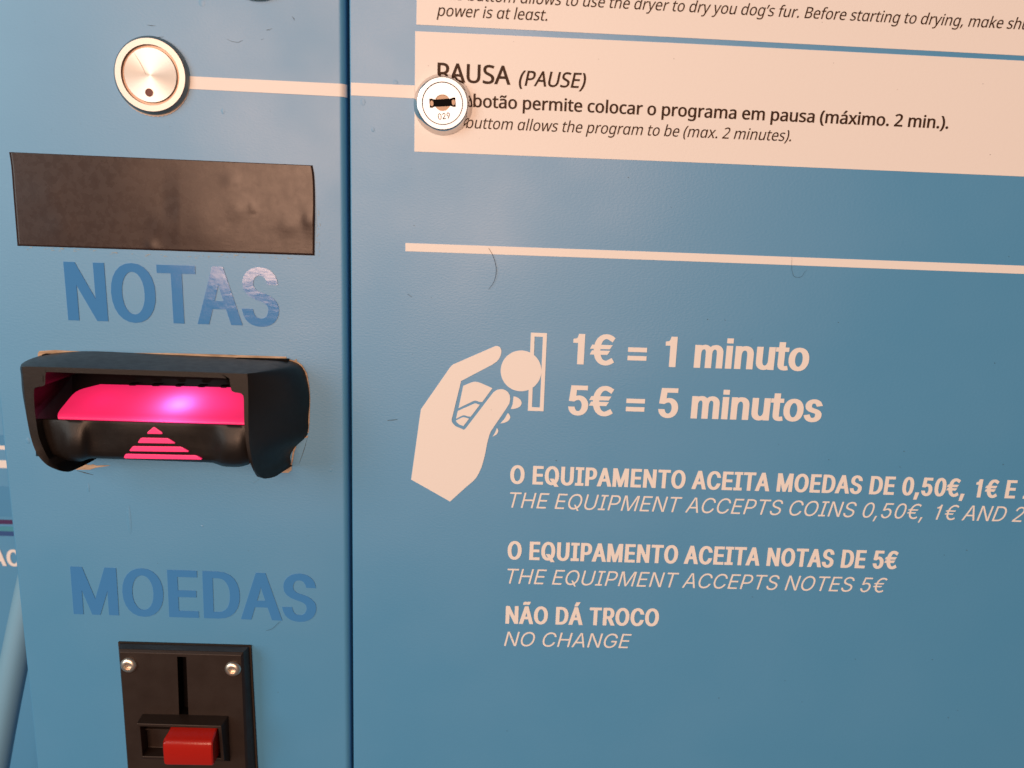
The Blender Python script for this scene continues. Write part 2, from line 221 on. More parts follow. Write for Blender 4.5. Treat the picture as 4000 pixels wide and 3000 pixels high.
def lathe(prof, cx, cz, n=96, y=0.0, close=True):
    """profile [(radius, y)] turned about the axis through (cx, cz)"""
    V, Fc = [], []
    for r, yy in prof:
        if r < 1e-9: V.append((cx, y+yy, cz))
        else: V += [(cx+r*math.cos(2*math.pi*i/n), y+yy, cz+r*math.sin(2*math.pi*i/n)) for i in range(n)]
    idx, b = [], 0
    for r, yy in prof:
        idx.append(b); b += 1 if r < 1e-9 else n
    for k in range(len(prof)-1):
        a, c = idx[k], idx[k+1]
        for i in range(n):
            j = (i+1) % n
            if prof[k+1][0] < 1e-9: Fc.append([a+i, a+j, c])
            elif prof[k][0] < 1e-9: Fc.append([a, c+j, c+i])
            else: Fc.append([a+i, a+j, c+j, c+i])
    return V, Fc
def grid(rows, close_u=False):
    V = [tuple(p) for r in rows for p in r]; n = len(rows[0]); Fc = []
    for j in range(len(rows)-1):
        for i in range(n if close_u else n-1):
            k = (i+1) % n
            Fc.append([j*n+i, j*n+k, (j+1)*n+k, (j+1)*n+i])
    return V, Fc
def tube(path, r, n=8):
    rows = []; P = [Vector(p) for p in path]
    for i, p in enumerate(P):
        t = (P[min(i+1, len(P)-1)] - P[max(i-1, 0)]).normalized()
        a = t.cross(Vector((0,1,0)))
        a = (a if a.length > 1e-4 else Vector((1,0,0))).normalized(); b = t.cross(a)
        rr = r(i/(len(P)-1)) if callable(r) else r
        rows.append([p + a*rr*math.cos(2*math.pi*k/n) + b*rr*math.sin(2*math.pi*k/n) for k in range(n)])
    V, Fc = grid(rows, True)
    Fc.append(list(range(n))); Fc.append([len(V)-n+k for k in range(n)])
    return V, Fc

# ---------------------------------------------------------------- lettering
_gl = {}
def glyph(font, ch):
    k = (font, ch)
    if k not in _gl:
        s = GLYPHS[font][ch].split('|'); cs = []
        for c in s[1:]:
            if c:
                n = list(map(int, c.split())); cs.append([(n[i]/1000, n[i+1]/1000) for i in range(0, len(n), 2)])
        _gl[k] = (int(s[0])/1000, cs)
    return _gl[k]
CAPH = {f: max(p[1] for p in glyph(f, 'P')[1][0]) for f in GLYPHS}
XH = max(p[1] for c in glyph('NOTO', 'x')[1] for p in c)
def single_a():
    """one-storey italic a: the d with its stem cut at x-height"""
    adv, cs = glyph('NOTO', 'd')
    _gl[('NOTO', 'ɑ')] = (adv, [[(x, min(z, XH)) for x, z in c] for c in cs])
single_a()
def plain_marks():
    """plain figures: a footless 1 and square dots on the i"""
    H = max(p[1] for c in glyph('INTER', '0')[1] for p in c)*0.985; a, cs = glyph('INTER', '1')
    s = H*0.125; x = 0.52*a
    arm = [(x, H), (x+s*0.95, H), (x+s*0.95, 0), (x-s*0.05, 0), (x-s*0.05, H*0.735), (x-s*1.55, H*0.735), (x-s*1.55, H*0.83), (x-s*0.75, H*0.85), (x-s*0.25, H*0.90)]
    _gl[('INTER', '1')] = (a, [arm])
    a, cs = glyph('INTER', 'i'); out = []
    stem = min(cs, key=lambda c: min(p[1] for p in c))
    x0, x1 = min(p[0] for p in stem), max(p[0] for p in stem)
    for c in cs:
        if c is stem: out.append(c)
        else: out.append([(x0, CAPH['INTER']), (x1, CAPH['INTER']), (x1, CAPH['INTER']*0.875), (x0, CAPH['INTER']*0.875)])
    _gl[('INTER', 'i')] = (a, out)
plain_marks()
def embolden(c, dx, dz):
    n = len(c); out = []
    for i in range(n):
        p, q, r = c[i-1], c[i], c[(i+1) % n]
        a = Vector((q[0]-p[0], q[1]-p[1])); b = Vector((r[0]-q[0], r[1]-q[1]))
        if a.length < 1e-9 or b.length < 1e-9: out.append(q); continue
        a.normalize(); b.normalize()
        na, nb = Vector((-a.y, a.x)), Vector((-b.y, b.x))
        s = na+nb
        k = 1.0/max(0.35, 1+na.dot(nb))
        out.append((q[0]+s.x*k*dx, q[1]+s.y*k*dz))
    return out
def text(name, parent, mat, font, body, p0, p1, cap, y=-0.0002, fit=None, dx=0, dz=0, shear=0, track=0, rise=0, gaps=None, base_y=0.0, back=0.00015):
    """one line of lettering: ink starts at pixel p0 and the ink of `fit` ends at pixel p1 (both on the
    baseline); cap = capital height in pixels; dx, dz = stroke weight added (fractions of cap height)"""
    A, B = at(*p0, base_y), at(*p1, base_y)
    L = (B-A).length; ux = (B-A)/L; uz = Vector((-ux.z, 0, ux.x))
    H = (at(p0[0], p0[1]-cap, base_y)-A).length
    dx *= H; dz *= H
    sz = (H-2*dz)/CAPH[font]
    def lay(sx):
        pen = 0; G = []; ends = []
        for ch in body:
            adv, cs = glyph(font, ch)
            g = []
            for c in cs:
                q = [((pen+x)*sx, z*sz+dz) for x, z in c]
                if dx or dz: q = embolden(q, dx, dz)
                q = [(x+shear*z, z) for x, z in q]
                g.append(q)
            G.append(g); pen += adv + track
            if ch == ' ' and gaps: pen += gaps
        return G
    n = len(fit) if fit else len(body)
    def ink(G):
        xs = [x for g in G[:n] for c in g for x, z in c]; return min(xs), max(xs)
    s0, s1 = sz*0.4, sz*1.4
    for _ in range(30):
        s = (s0+s1)/2; a, b = ink(lay(s))
        if b-a > L: s1 = s
        else: s0 = s
    G = lay(s); a, b = ink(G)
    V, Fc = [], []
    for g in G:
        if not g: continue
        P, T = fill(g)
        base = len(V); m_ = len(P)
        for yy in (y, y+back):
            for x, z in P:
                q = A + ux*(x-a) + uz*z; V.append((q.x, yy, q.z))
        cnt = {}
        for t in T:
            Fc.append([base+i for i in t])
            for i in range(3):
                cnt.setdefault(frozenset((t[i-1], t[i])), []).append((t[i-1], t[i]))
        for l in cnt.values():
            if len(l) == 1:
                p, q = l[0]; Fc.append([base+q, base+p, base+p+m_, base+q+m_])
    return add_obj(name, V, Fc, mat, parent)

# ---------------------------------------------------------------- materials
def new_mat(name, col, rough=0.5, metal=0.0, spec=0.5):
    m = bpy.data.materials.new(name); m.use_nodes = True
    b = m.node_tree.nodes['Principled BSDF']
    b.inputs['Base Color'].default_value = (*col, 1); b.inputs['Roughness'].default_value = rough
    b.inputs['Metallic'].default_value = metal; b.inputs['Specular IOR Level'].default_value = spec
    return m
def nd(m, t, **kw):
    n = m.node_tree.nodes.new(t)
    for k, v in kw.items():
        if hasattr(n, k): setattr(n, k, v)
        else: n.inputs[k].default_value = v
    return n
def bsdf(m): return m.node_tree.nodes['Principled BSDF']
def coords(m, scale=(1,1,1)):
    t = nd(m, 'ShaderNodeTexCoord'); mp = nd(m, 'ShaderNodeMapping'); mp.inputs['Scale'].default_value = scale
    m.node_tree.links.new(t.outputs['Object'], mp.inputs['Vector']); return mp.outputs[0]
def add_bump(m, layers, coord_scale=(1,1,1)):
    """layers: (noise scale, distance in metres, detail)"""
    c = coords(m, coord_scale); prev = None
    for sc, dist, det in layers:
        n = nd(m, 'ShaderNodeTexNoise'); n.inputs['Scale'].default_value = sc; n.inputs['Detail'].default_value = det
        m.node_tree.links.new(c, n.inputs['Vector'])
        b = nd(m, 'ShaderNodeBump'); b.inputs['Strength'].default_value = 1; b.inputs['Distance'].default_value = dist
        m.node_tree.links.new(n.outputs['Fac'], b.inputs['Height'])
        if prev: m.node_tree.links.new(prev.outputs[0], b.inputs['Normal'])
        prev = b
    m.node_tree.links.new(prev.outputs[0], bsdf(m).inputs['Normal'])
def vary(m, sock, scale, lo, hi, detail=3, coord_scale=(1,1,1)):
    """noise-driven range for a scalar or colour socket"""
    n = nd(m, 'ShaderNodeTexNoise'); n.inputs['Scale'].default_value = scale; n.inputs['Detail'].default_value = detail
    m.node_tree.links.new(coords(m, coord_scale), n.inputs['Vector'])
    r = nd(m, 'ShaderNodeValToRGB'); e = r.color_ramp.elements
    if not isinstance(lo, tuple): lo, hi = (lo,)*3, (hi,)*3
    e[0].position = 0.35; e[0].color = (*lo, 1); e[1].position = 0.65; e[1].color = (*hi, 1)
    m.node_tree.links.new(n.outputs['Fac'], r.inputs[0])
    m.node_tree.links.new(r.outputs[0], bsdf(m).inputs[sock])
# ---------------------------------------------------------------- the place's materials
WHITE = (0.80, 0.79, 0.77)
M = {}
M['panel'] = new_mat('blue_vinyl', (0.068, 0.290, 0.540), 0.46, spec=1.0)
add_bump(M['panel'], [(900, 0.00005, 2.0), (14, 0.0005, 1.0)], (0.8, 1, 1.4))
vary(M['panel'], 'Roughness', 13, 0.41, 0.50, 4)
M['print'] = new_mat('white_print', WHITE, 0.48, spec=0.4)
add_bump(M['print'], [(900, 0.00004, 2.0)], (0.8, 1, 1.4))
M['ink'] = new_mat('dark_ink', (0.040, 0.018, 0.008), 0.55, spec=0.2)
M['gloss'] = new_mat('glossy_blue_vinyl', (0.052, 0.235, 0.56), 0.12, spec=1.0)
add_bump(M['gloss'], [(170, 0.000055, 2.5)], (0.7, 1, 1.3))
M['tape'] = new_mat('dark_tape', (0.030, 0.0165, 0.0135), 0.28, spec=0.42)
add_bump(M['tape'], [(1300, 0.00001, 1), (240, 0.000025, 2)], (0.5, 1, 1.4))
vary(M['tape'], 'Roughness', 260, 0.25, 0.30, 3)
M['black'] = new_mat('black_plastic', (0.0105, 0.0078, 0.0066), 0.40, spec=0.36)
add_bump(M['black'], [(2600, 0.00005, 1.0)])
vary(M['black'], 'Roughness', 300, 0.39, 0.45, 5)
M['coinplate'] = new_mat('brown_black_plastic', (0.020, 0.0125, 0.0095), 0.5, spec=0.38)
add_bump(M['coinplate'], [(2200, 0.00004, 1.0)])
vary(M['coinplate'], 'Roughness', 90, 0.43, 0.56, 4)
M['void'] = new_mat('dark_inside', (0.004, 0.003, 0.003), 0.8, spec=0.1)
M['red'] = new_mat('red_plastic', (0.36, 0.010, 0.004), 0.24, spec=0.5)
add_bump(M['red'], [(1500, 0.00003, 2)])
M['board'] = new_mat('torn_board', (0.52, 0.36, 0.22), 0.9, spec=0.1)
vary(M['board'], 'Base Color', 220, (0.34, 0.25, 0.17), (0.58, 0.46, 0.34), 4, (0.5, 1, 2))
M['chip'] = new_mat('chipped_primer', (0.55, 0.48, 0.42), 0.7, spec=0.2)
M['steel'] = new_mat('chrome', (0.66, 0.62, 0.60), 0.09, 1.0)
M['lockface'] = new_mat('lock_nickel', (0.46, 0.56, 0.66), 0.46, 1.0)
M['screw'] = new_mat('screw_steel', (0.92, 0.82, 0.70), 0.34, 1.0)
M['brass'] = new_mat('worn_brass', (0.26, 0.21, 0.17), 0.5, 1.0)
M['groove'] = new_mat('groove_dark', (0.03, 0.014, 0.008), 0.8, 0.0, 0.1)  # dark brown matt colour for the lock groove, stamped number and scratch
M['brush'] = new_mat('turned_aluminium', (0.50, 0.53, 0.53), 0.42, 1.0)
b = bsdf(M['brush']); b.inputs['Anisotropic'].default_value = 0.75
tn = nd(M['brush'], 'ShaderNodeTangent', direction_type='RADIAL', axis='Y')
M['brush'].node_tree.links.new(tn.outputs[0], b.inputs['Tangent'])
M['ring'] = new_mat('button_ring', (0.44, 0.46, 0.45), 0.42, 1.0)
M['ringdark'] = new_mat('groove_metal', (0.36, 0.27, 0.22), 0.4, 1.0)
M['led'] = new_mat('unlit_indicator', (0.10, 0.008, 0.008), 0.3)
M['hose'] = new_mat('pale_blue_hose', (0.17, 0.38, 0.55), 0.5, spec=0.35)
M['purple'] = new_mat('purple_print', (0.055, 0.02, 0.10), 0.5)
M['teal'] = new_mat('teal_print', (0.05, 0.28, 0.40), 0.5)
M['navy'] = new_mat('navy_print', (0.02, 0.08, 0.26), 0.5)
M['hair'] = new_mat('dark_hair', (0.02, 0.015, 0.012), 0.5)
M['residue'] = new_mat('glue_residue', (0.30, 0.36, 0.36), 0.5)
M['grime'] = new_mat('grime', (0.07, 0.11, 0.14), 0.7, spec=0.2)
M['water'] = M['panel']

# lit pink plastic of the note slot: diffusing plastic with LEDs behind it
def lit_plastic():
    m = bpy.data.materials.new('lit_pink_plastic'); m.use_nodes = True; nt = m.node_tree; nt.nodes.clear()
    out = nt.nodes.new('ShaderNodeOutputMaterial')
    tr = nt.nodes.new('ShaderNodeBsdfTranslucent'); tr.inputs[0].default_value = (0.95, 0.10, 0.42, 1)
    pr = nt.nodes.new('ShaderNodeBsdfPrincipled'); pr.inputs['Base Color'].default_value = (0.75, 0.05, 0.16, 1)
    pr.inputs['Roughness'].default_value = 0.28
    pr.inputs['Emission Color'].default_value = (1.0, 0.018, 0.115, 1); pr.inputs['Emission Strength'].default_value = 1.15
    mx = nt.nodes.new('ShaderNodeMixShader'); mx.inputs[0].default_value = 0.5
    nt.links.new(tr.outputs[0], mx.inputs[1]); nt.links.new(pr.outputs[0], mx.inputs[2]); nt.links.new(mx.outputs[0], out.inputs[0])
    return m
M['lit'] = lit_plastic()
M['arrow'] = new_mat('lit_arrow', (0.7, 0.05, 0.15), 0.35)
b = bsdf(M['arrow']); b.inputs['Emission Color'].default_value = (1.0, 0.02, 0.15, 1); b.inputs['Emission Strength'].default_value = 0.62

# ---------------------------------------------------------------- folded blue panels
XG = at(1371, 1500).x                      # the dark joint between the two panels
XL = at(52, 2110).x                        # free left edge of the narrow panel
ZT, ZB = 0.45, -0.80
def folded(x0, x1, r0, r1, depth, n=8):
    """plan of a sheet bent back at both ends: [(x, y)] left to right"""
    P = [(x0, depth)]
    for i in range(n+1):
        a = math.pi/2*i/n; P.append((x0+r0-r0*math.cos(a), r0-r0*math.sin(a)))
    for i in range(n+1):
        a = math.pi/2*i/n; P.append((x1-r1+r1*math.sin(a), r1-r1*math.cos(a)))
    P.append((x1, depth)); return P
def sheet(name, plan, z0, z1, mat, parent=None, nz=2):
    rows = [[(x, y, z0+(z1-z0)*k/(nz-1)) for x, y in plan] for k in range(nz)]
    V, Fc = grid(rows)
    return add_obj(name, V, Fc, mat, parent, smooth=True, angle=50)

door = empty('control_panel', (XL, 0.0, ZB), 'narrow light blue panel with large glossy words NOTAS and MOEDAS, left of the joint', 'panel')
plan = folded(XL, XG-0.0016, 0.0012, 0.0031, 0.034)
sheet('panel_sheet', plan, ZB, ZT, M['panel'], door)
inst = empty('instruction_panel', (XG, 0.0, ZB), 'wide blue instruction panel printed with pause and coin directions, right of the joint', 'panel')
sheet('panel_sheet', folded(XG+0.0002, 0.50, 0.0007, 0.003, 0.034), ZB, ZT, M['panel'], inst)

# white connecting line running from the button across the joint
zt0, zb0 = at(731, 297.5), at(753, 348); zt1, zb1 = at(1335.6, 327.3), at(1342, 378)
sp = []
for x, y in plan[1:-1]:
    if x > XG-0.0048: sp.append((x, y))
pts = [(zt0.x-0.004, 0.0)] + [(p, 0.0) for p in (zt0.x+0.02, zt0.x+0.04)] + sp
rows = [[], []]
for i, (x, y) in enumerate(pts):
    k = (x-zt0.x)/(zt1.x-zt0.x)
    nx = 0.0
    if y > 0: 
        cx_, cy_ = XG-0.0016-0.0031, 0.0031
        d_ = Vector((x-cx_, y-cy_)).normalized(); ox, oy = d_.x*0.0002, d_.y*0.0002
    else: ox, oy = 0, -0.0002
    rows[0].append((x+ox, y+oy, zb0.z+(zb1.z-zb0.z)*k)); rows[1].append((x+ox, y+oy, zt0.z+(zt1.z-zt0.z)*k))
V, Fc = grid(rows); add_obj('white_stripe', V, Fc, M['print'], door, smooth=True)
slab('white_stripe', [quadpx([(1371, 322.6), (1621, 334), (1621, 384.5), (1371, 372.5)])], -0.0002, 0.0001, M['print'], inst)

# ---------------------------------------------------------------- print on the instruction panel
box = slab('text_box', [quadpx([(1622, 122), (2650, 169), (4000, 238), (4350, 256), (4350, 708), (4000, 689.7), (2650, 632), (1618.6, 592)])], -0.0002, 0.0001, M['print'], inst)
box2 = slab('text_box', [quadpx([(1632, -260), (4350, -110), (4350, 236), (4000, 218), (2650, 146.5), (1626.5, 96.4)])], -0.0002, 0.0001, M['print'], inst)
slab('divider_line', [quadpx([(1583.8, 949), (2650, 987), (4000, 1038), (4350, 1052), (4350, 1084), (4000, 1070), (2650, 1019), (1583.8, 981)])], -0.0002, 0.0001, M['print'], inst)
T = lambda *a, **k: text('lettering', *a, **k)
ink = dict(y=-0.00036)
SB = dict(dx=0.017, dz=0.012)
T(box, M['ink'], 'NOTO', 'PAUSA', (1707.9, 318), (1993.6, 332), 73.5, dx=0.026, dz=0.016, **ink)
T(box, M['ink'], 'NOTO', '(PAUSE)', (2026, 334.5), (2287, 345.5), 59.5, shear=0.19, dx=0.020, dz=0.012, **ink)
T(box, M['ink'], 'NOTO', 'Este', (1706, 412), (1790, 416), 50, **SB, **ink)
T(box, M['ink'], 'NOTO', 'botão permite colocar o programa em pausa (máximo. 2 min.).', (1848.2, 418.7), (3701.5, 503.5), 50, dx=0.030, dz=0.018, **ink)
T(box, M['ink'], 'NOTO', 'This', (1690, 495), (1770, 498.5), 43, shear=0.2, **ink)
T(box, M['ink'], 'NOTO', 'buttom ɑllows the progrɑm to be (mɑx. 2 minutes).', (1819.3, 500.3), (3088.4, 552.3), 44, shear=0.2, dx=0.004, dz=0.002, **ink)
T(box2, M['ink'], 'NOTO', 'power is ɑt leɑst.', (1705.8, 62.5), (2137, 82), 45, shear=0.2, dx=0.004, dz=0.002, **ink)
T(box2, M['ink'], 'NOTO', 'This buttom ɑllows to use the dryer to dry you dog’s fur. Before stɑrting to drying, mɑke shure',
  (1712, -3.5), (3914.6, 111.5), 45, fit='This buttom ɑllows to use the dryer to dry you dog’s fur. Before stɑrting to drying, mɑke', shear=0.2, dx=0.004, dz=0.002, **ink)

BC = dict(dx=0.054, dz=0.022, track=0.046)
T(inst, M['print'], 'INTER', '1€ = 1 minuto', (2235, 1422), (3155, 1449), 119, dx=0.056, dz=0.022, track=0.018)
T(inst, M['print'], 'INTER', '5€ = 5 minutos', (2217.5, 1620.5), (3206.6, 1648), 116, dx=0.056, dz=0.022, track=0.018)
T(inst, M['print'], 'INTER', 'O EQUIPAMENTO ACEITA MOEDAS DE 0,50€, 1€ E 2€', (1991.5, 1889), (3962, 1946.7), 72.5, fit='O EQUIPAMENTO ACEITA MOEDAS DE 0,50€, 1€ E', **BC)
T(inst, M['print'], 'INTER', 'THE EQUIPMENT ACCEPTS COINS 0,50€, 1€ AND 2€', (1990, 1982), (3925, 2036.6), 59.7, fit='THE EQUIPMENT ACCEPTS COINS 0,50€, 1€ AND', shear=0.21, dx=-0.006, dz=-0.006)
T(inst, M['print'], 'INTER', 'O EQUIPAMENTO ACEITA NOTAS DE 5€', (1981.4, 2184.4), (3500.4, 2222.6), 71.6, **BC)
T(inst, M['print'], 'INTER', 'THE EQUIPMENT ACCEPTS NOTES 5€', (1980.3, 2278.3), (3458.8, 2314), 57.5, shear=0.21, dx=-0.006, dz=-0.006)
T(inst, M['print'], 'INTER', 'NÃO DÁ TROCO', (1974, 2435.3), (2571, 2445.8), 69, **BC)
T(inst, M['print'], 'INTER', 'NO CHANGE', (1968.7, 2522), (2463.5, 2531.4), 55.3, shear=0.21, dx=-0.006, dz=-0.006)

# hand holding a coin to a slot
def z6(pts): return quadpx([(1500+x*0.48222, 1200+y*0.48222) for x, y in pts])
def sm(pts, n=4): return [tuple(p) for p in spline(pts, n, True)]
hand = [(300,825),(540,480),(560,463),(895,317),(908,313),(922,314),(938,323),(948,340),(951,360),(946,388),(933,415),(912,441),(870,468),(625,597),(548,910),(549,924),(557,940),(577,961),(600,972),(648,992),(660,983),(700,932),(868,712),(885,690),(905,675),(925,666),(945,663),(967,665),(988,674),(1006,690),(1018,713),(1022,745),(1015,780),(985,828),(885,975),(866,1005),(853,1035),(842,1075),(832,1120),(822,1175),(808,1235),(790,1295),(768,1345),(745,1383),(722,1408),(660,1460),(535,1573),(220,1395),(290,890)]
slab('hand_symbol', [z6(hand)], -0.0002, 0.0001, M['print'], inst)
fingers = [[(642,636),(700,612),(722,605),(742,603),(762,606),(790,616),(878,655),(860,680),(795,768),(770,765),(752,758),(738,756),(722,760),(604,817)],
 [(597,840),(716,787),(732,780),(745,779),(776,790),(702,886),(680,884),(658,876),(642,875),(628,880),(584,903)],
 [(582,918),(632,893),(648,890),(688,902),(643,962),(612,950),(592,935)],
 [(1050,722),(1070,726),(1090,736),(1106,750),(1115,770),(1112,788),(1101,804),(1082,815),(1055,822),(1027,825),(1042,785)],
 [(1003,856),(1013,866),(1021,880),(1022,895),(1016,909),(1003,922),(980,934),(960,938),(943,940),(975,905)],
 [(915,978),(923,990),(926,1003),(921,1017),(908,1033),(880,1047),(900,1015)]]
slab('finger_symbol', [z6(f) for f in fingers], -0.0002, 0.0001, M['print'], inst)
circ = [(1110+165*math.cos(-2*math.pi*i/64), 515+165*math.sin(-2*math.pi*i/64)) for i in range(64)]
so = [(1190,205),(1320,210),(1292,842),(1165,838)]; si = [(1220,237),(1198,808),(1262,812),(1287,240)]
P1, P2, P3 = z6(so), z6(si), z6(circ)
def area2(c): return sum(c[i-1][0]*c[i][1]-c[i][0]*c[i-1][1] for i in range(len(c)))
if area2(P1) > 0: P1.reverse()
if area2(P2) < 0: P2.reverse()
if area2(P3) > 0: P3.reverse()
slab('coin_slot_symbol', [P1, P2, P3], -0.0002, 0.0001, M['print'], inst)

# ---------------------------------------------------------------- glossy letters on the narrow panel
BL = dict(dx=0.046, dz=0.016, track=0.022)
text('lettering', door, M['gloss'], 'INTER', 'NOTAS', (268, 1250.5), (1092, 1275), 227, y=-0.00025, back=0.0003, **BL)
text('lettering', door, M['gloss'], 'INTER', 'MOEDAS', (289, 2397.5), (1236, 2427.5), 184, y=-0.00025, back=0.0003, **BL)

# torn vinyl round the note slot shows the board underneath
def tear(pts, y=-0.0003): return slab('exposed_board', [quadpx(pts)], y, 0.0001, M['board'], door)
tear([(148,1400),(150,1378),(155,1371),(215,1367),(330,1373),(470,1378),(660,1379),(820,1383),(1000,1389),(1118,1393),(1120,1400),(1148,1408),(1158,1402),(1160,1411),(1180,1425),(1200,1458),(1209,1510),(1212,1560),(1209,1650),(1205,1690),(1190,1690),(1100,1500),(900,1440),(240,1420)])
tear([(296,1834),(318,1820),(330,1805),(340,1815),(355,1815),(362,1813),(378,1818),(405,1817),(432,1818),(405,1822),(375,1826),(352,1834),(330,1834)])
tear([(1100,1846),(1125,1822),(1141,1806),(1139,1836),(1126,1846)])
tear([(1186,1712),(1204,1700),(1202,1708)])
tear([(1138,1806),(1145,1760),(1155,1742),(1158,1744),(1150,1765),(1143,1808)])
rr = random.Random(3)
fl = []
for i in range(90):      # dashes of old glue under the tape
    u = rr.uniform(90, 1240) if i < 70 else rr.uniform(1235, 1250); 
    v = 963+(u-70)*0.0345+rr.uniform(0, 12) if i < 70 else rr.uniform(800, 1000)
    if 420 < u < 820 and i < 70: v += 8
    a, c = rr.uniform(2, 14), rr.uniform(0.8, 2.2)
    if i >= 70: a, c = c, a*0.6
    fl.append(quadpx([(u, v), (u+a, v+rr.uniform(-1, 2)), (u+a+1, v+c), (u+1, v+c+rr.uniform(0, 1))]))
slab('glue_residue', fl, -0.00016, 0.0001, M['residue'], door)['kind'] = 'stuff'
fl = []
def stroke(pts, wd):
    P = [at(u, v) for u, v in pts]; L, R_ = [], []
    for i, p in enumerate(P):
        t = (P[min(i+1, len(P)-1)]-P[max(i-1, 0)]).normalized(); k = 1-0.75*abs(2*i/(len(P)-1)-1)
        n_ = Vector((-t.z, 0, t.x))*wd*k*0.5
        L.append((p.x+n_.x, p.z+n_.z)); R_.append((p.x-n_.x, p.z-n_.z))
    return L + R_[::-1]
for pts, wd in [([(1201,1708),(1190,1750),(1178,1785),(1168,1812)], .00028), ([(1188,1752),(1180,1778)], .0004),
                ([(300,1838),(330,1846),(365,1855)], .0005), ([(990,1886),(1012,1872)], .0002),
                ([(885,152),(905,162),(930,166),(948,158)], .00016), ([(1020,155),(1030,152)], .00016), ([(575,98),(590,100),(607,101)], .0002),
                ([(580,144),(600,142),(612,146),(640,144)], .0003), ([(1040,118),(1050,116),(1056,118)], .0002),
                ([(1140,65),(1148,72),(1150,80)], .0003), ([(688,385),(700,390)], .0002), ([(1045,118),(1062,112)], .00015)]:
    fl.append(stroke(pts, wd))
for i in range(34):
    u, v = rr.uniform(60, 1330), rr.uniform(20, 2900); s_ = rr.uniform(0.7, 2.0)
    fl.append(quadpx([(u, v), (u+s_, v-s_*.4), (u+2*s_, v+s_*.3), (u+s_, v+s_)]))
slab('scuff_marks', fl, -0.00012, 0.0001, M['grime'], door)['kind'] = 'stuff'
fl = []
for i in range(46):
    u, v = rr.uniform(1390, 3950), rr.uniform(20, 2950); s_ = rr.uniform(0.7, 1.9)
    fl.append(quadpx([(u, v), (u+s_, v-s_*.4), (u+2*s_, v+s_*.3), (u+s_, v+s_)]))
fl.append(stroke([(1512,1642),(1535,1640),(1552,1638)], .0002)); fl.append(stroke([(1592,1148),(1608,1160)], .0002))
slab('scuff_marks', fl, -0.0004, 0.0001, M['grime'], inst)['kind'] = 'stuff'
# dried runs of water: low domed beads
def bead(u, v, hw, hh, parent, tall=0.00010):
    p = at(u, v); k = D/F
    rows = []
    for r in (1.0, 0.93, 0.78, 0.5):
        rows.append([(p.x+hw*k*r*math.cos(a*math.pi/12), -tall*(1-r**2)-0.00005, p.z+hh*k*r*math.sin(a*math.pi/12)) for a in range(24)])
    rows.append([(p.x, -tall-0.00005, p.z)]*24)
    V, Fc = grid(rows, True); return add_obj('water_bead', V, Fc, M['water'], parent, smooth=True, angle=80)
for u, v, hw, hh in [(505,2030,8,64),(345,1906,5,20),(1293,1838,4,6),(788,10,11,13),(109,1722,8,14),(871,434,6,10),(788,2056,6,4)]: bead(u, v, hw, hh, door)
for u, v, hw, hh in [(1418,398,9,13),(1457,507,6,8),(1545,322,9,9)]: bead(u, v, hw, hh, inst)

# ---------------------------------------------------------------- black tape
tape_l = [(36.7,594),(45,650),(52,740),(62,870),(69,960)]
tape_r = [(1221,646),(1228,690),(1231,780),(1230,890),(1229,998)]
tl, tr_ = spline(tape_l, 8), spline(tape_r, 8); nu = 110
cr = [(905,705,26,1.2),(930,815,30,1.4),(988,810,11,2.2),(640,880,40,1.6),(190,760,50,1.2),(1205,860,18,1.6),(1130,880,30,1.5),(592,960,14,1.5),(240,880,40,1.0),(800,900,60,1.0),(470,700,80,.8)]
rows = []
for a_, b_ in zip(tl, tr_):
    row = []
    for i in range(nu+1):
        t = i/nu; u = a_[0]+(b_[0]-a_[0])*t; v = a_[1]+(b_[1]-a_[1])*t
        h = 0.00014
        for cu, cv, s_, k in cr:
            h += 0.00014*k*math.exp(-((u-cu)**2+((v-cv)*1.15)**2)/(2*s_*s_))
        h += 0.00006*max(0, noise.noise(Vector((u*0.006, v*0.01, 3))))
        if u > 640: h += 0.00040*min(1, (u-640)/60)*(0.6+0.4*math.sin((u-640)*0.011))*max(0, 1-abs(v-840)/210)
        if u > 1180 and 800 < v < 940: h += 0.00025*math.sin((u-1180)/50*math.pi*0.5)*math.sin((v-800)/140*math.pi)
        p = at(u, v); row.append((p.x, -h, p.z))
    rows.append(row)
V, Fc = grid(rows)
tape = add_obj('tape_strip', V, Fc, M['tape'], None, smooth=True, angle=80)
sd = tape.modifiers.new('thickness', 'SOLIDIFY'); sd.thickness = 0.0001; sd.offset = 0
tag(tape, 'wide strip of dark tape stuck flat on the blue panel above the word NOTAS', 'tape')

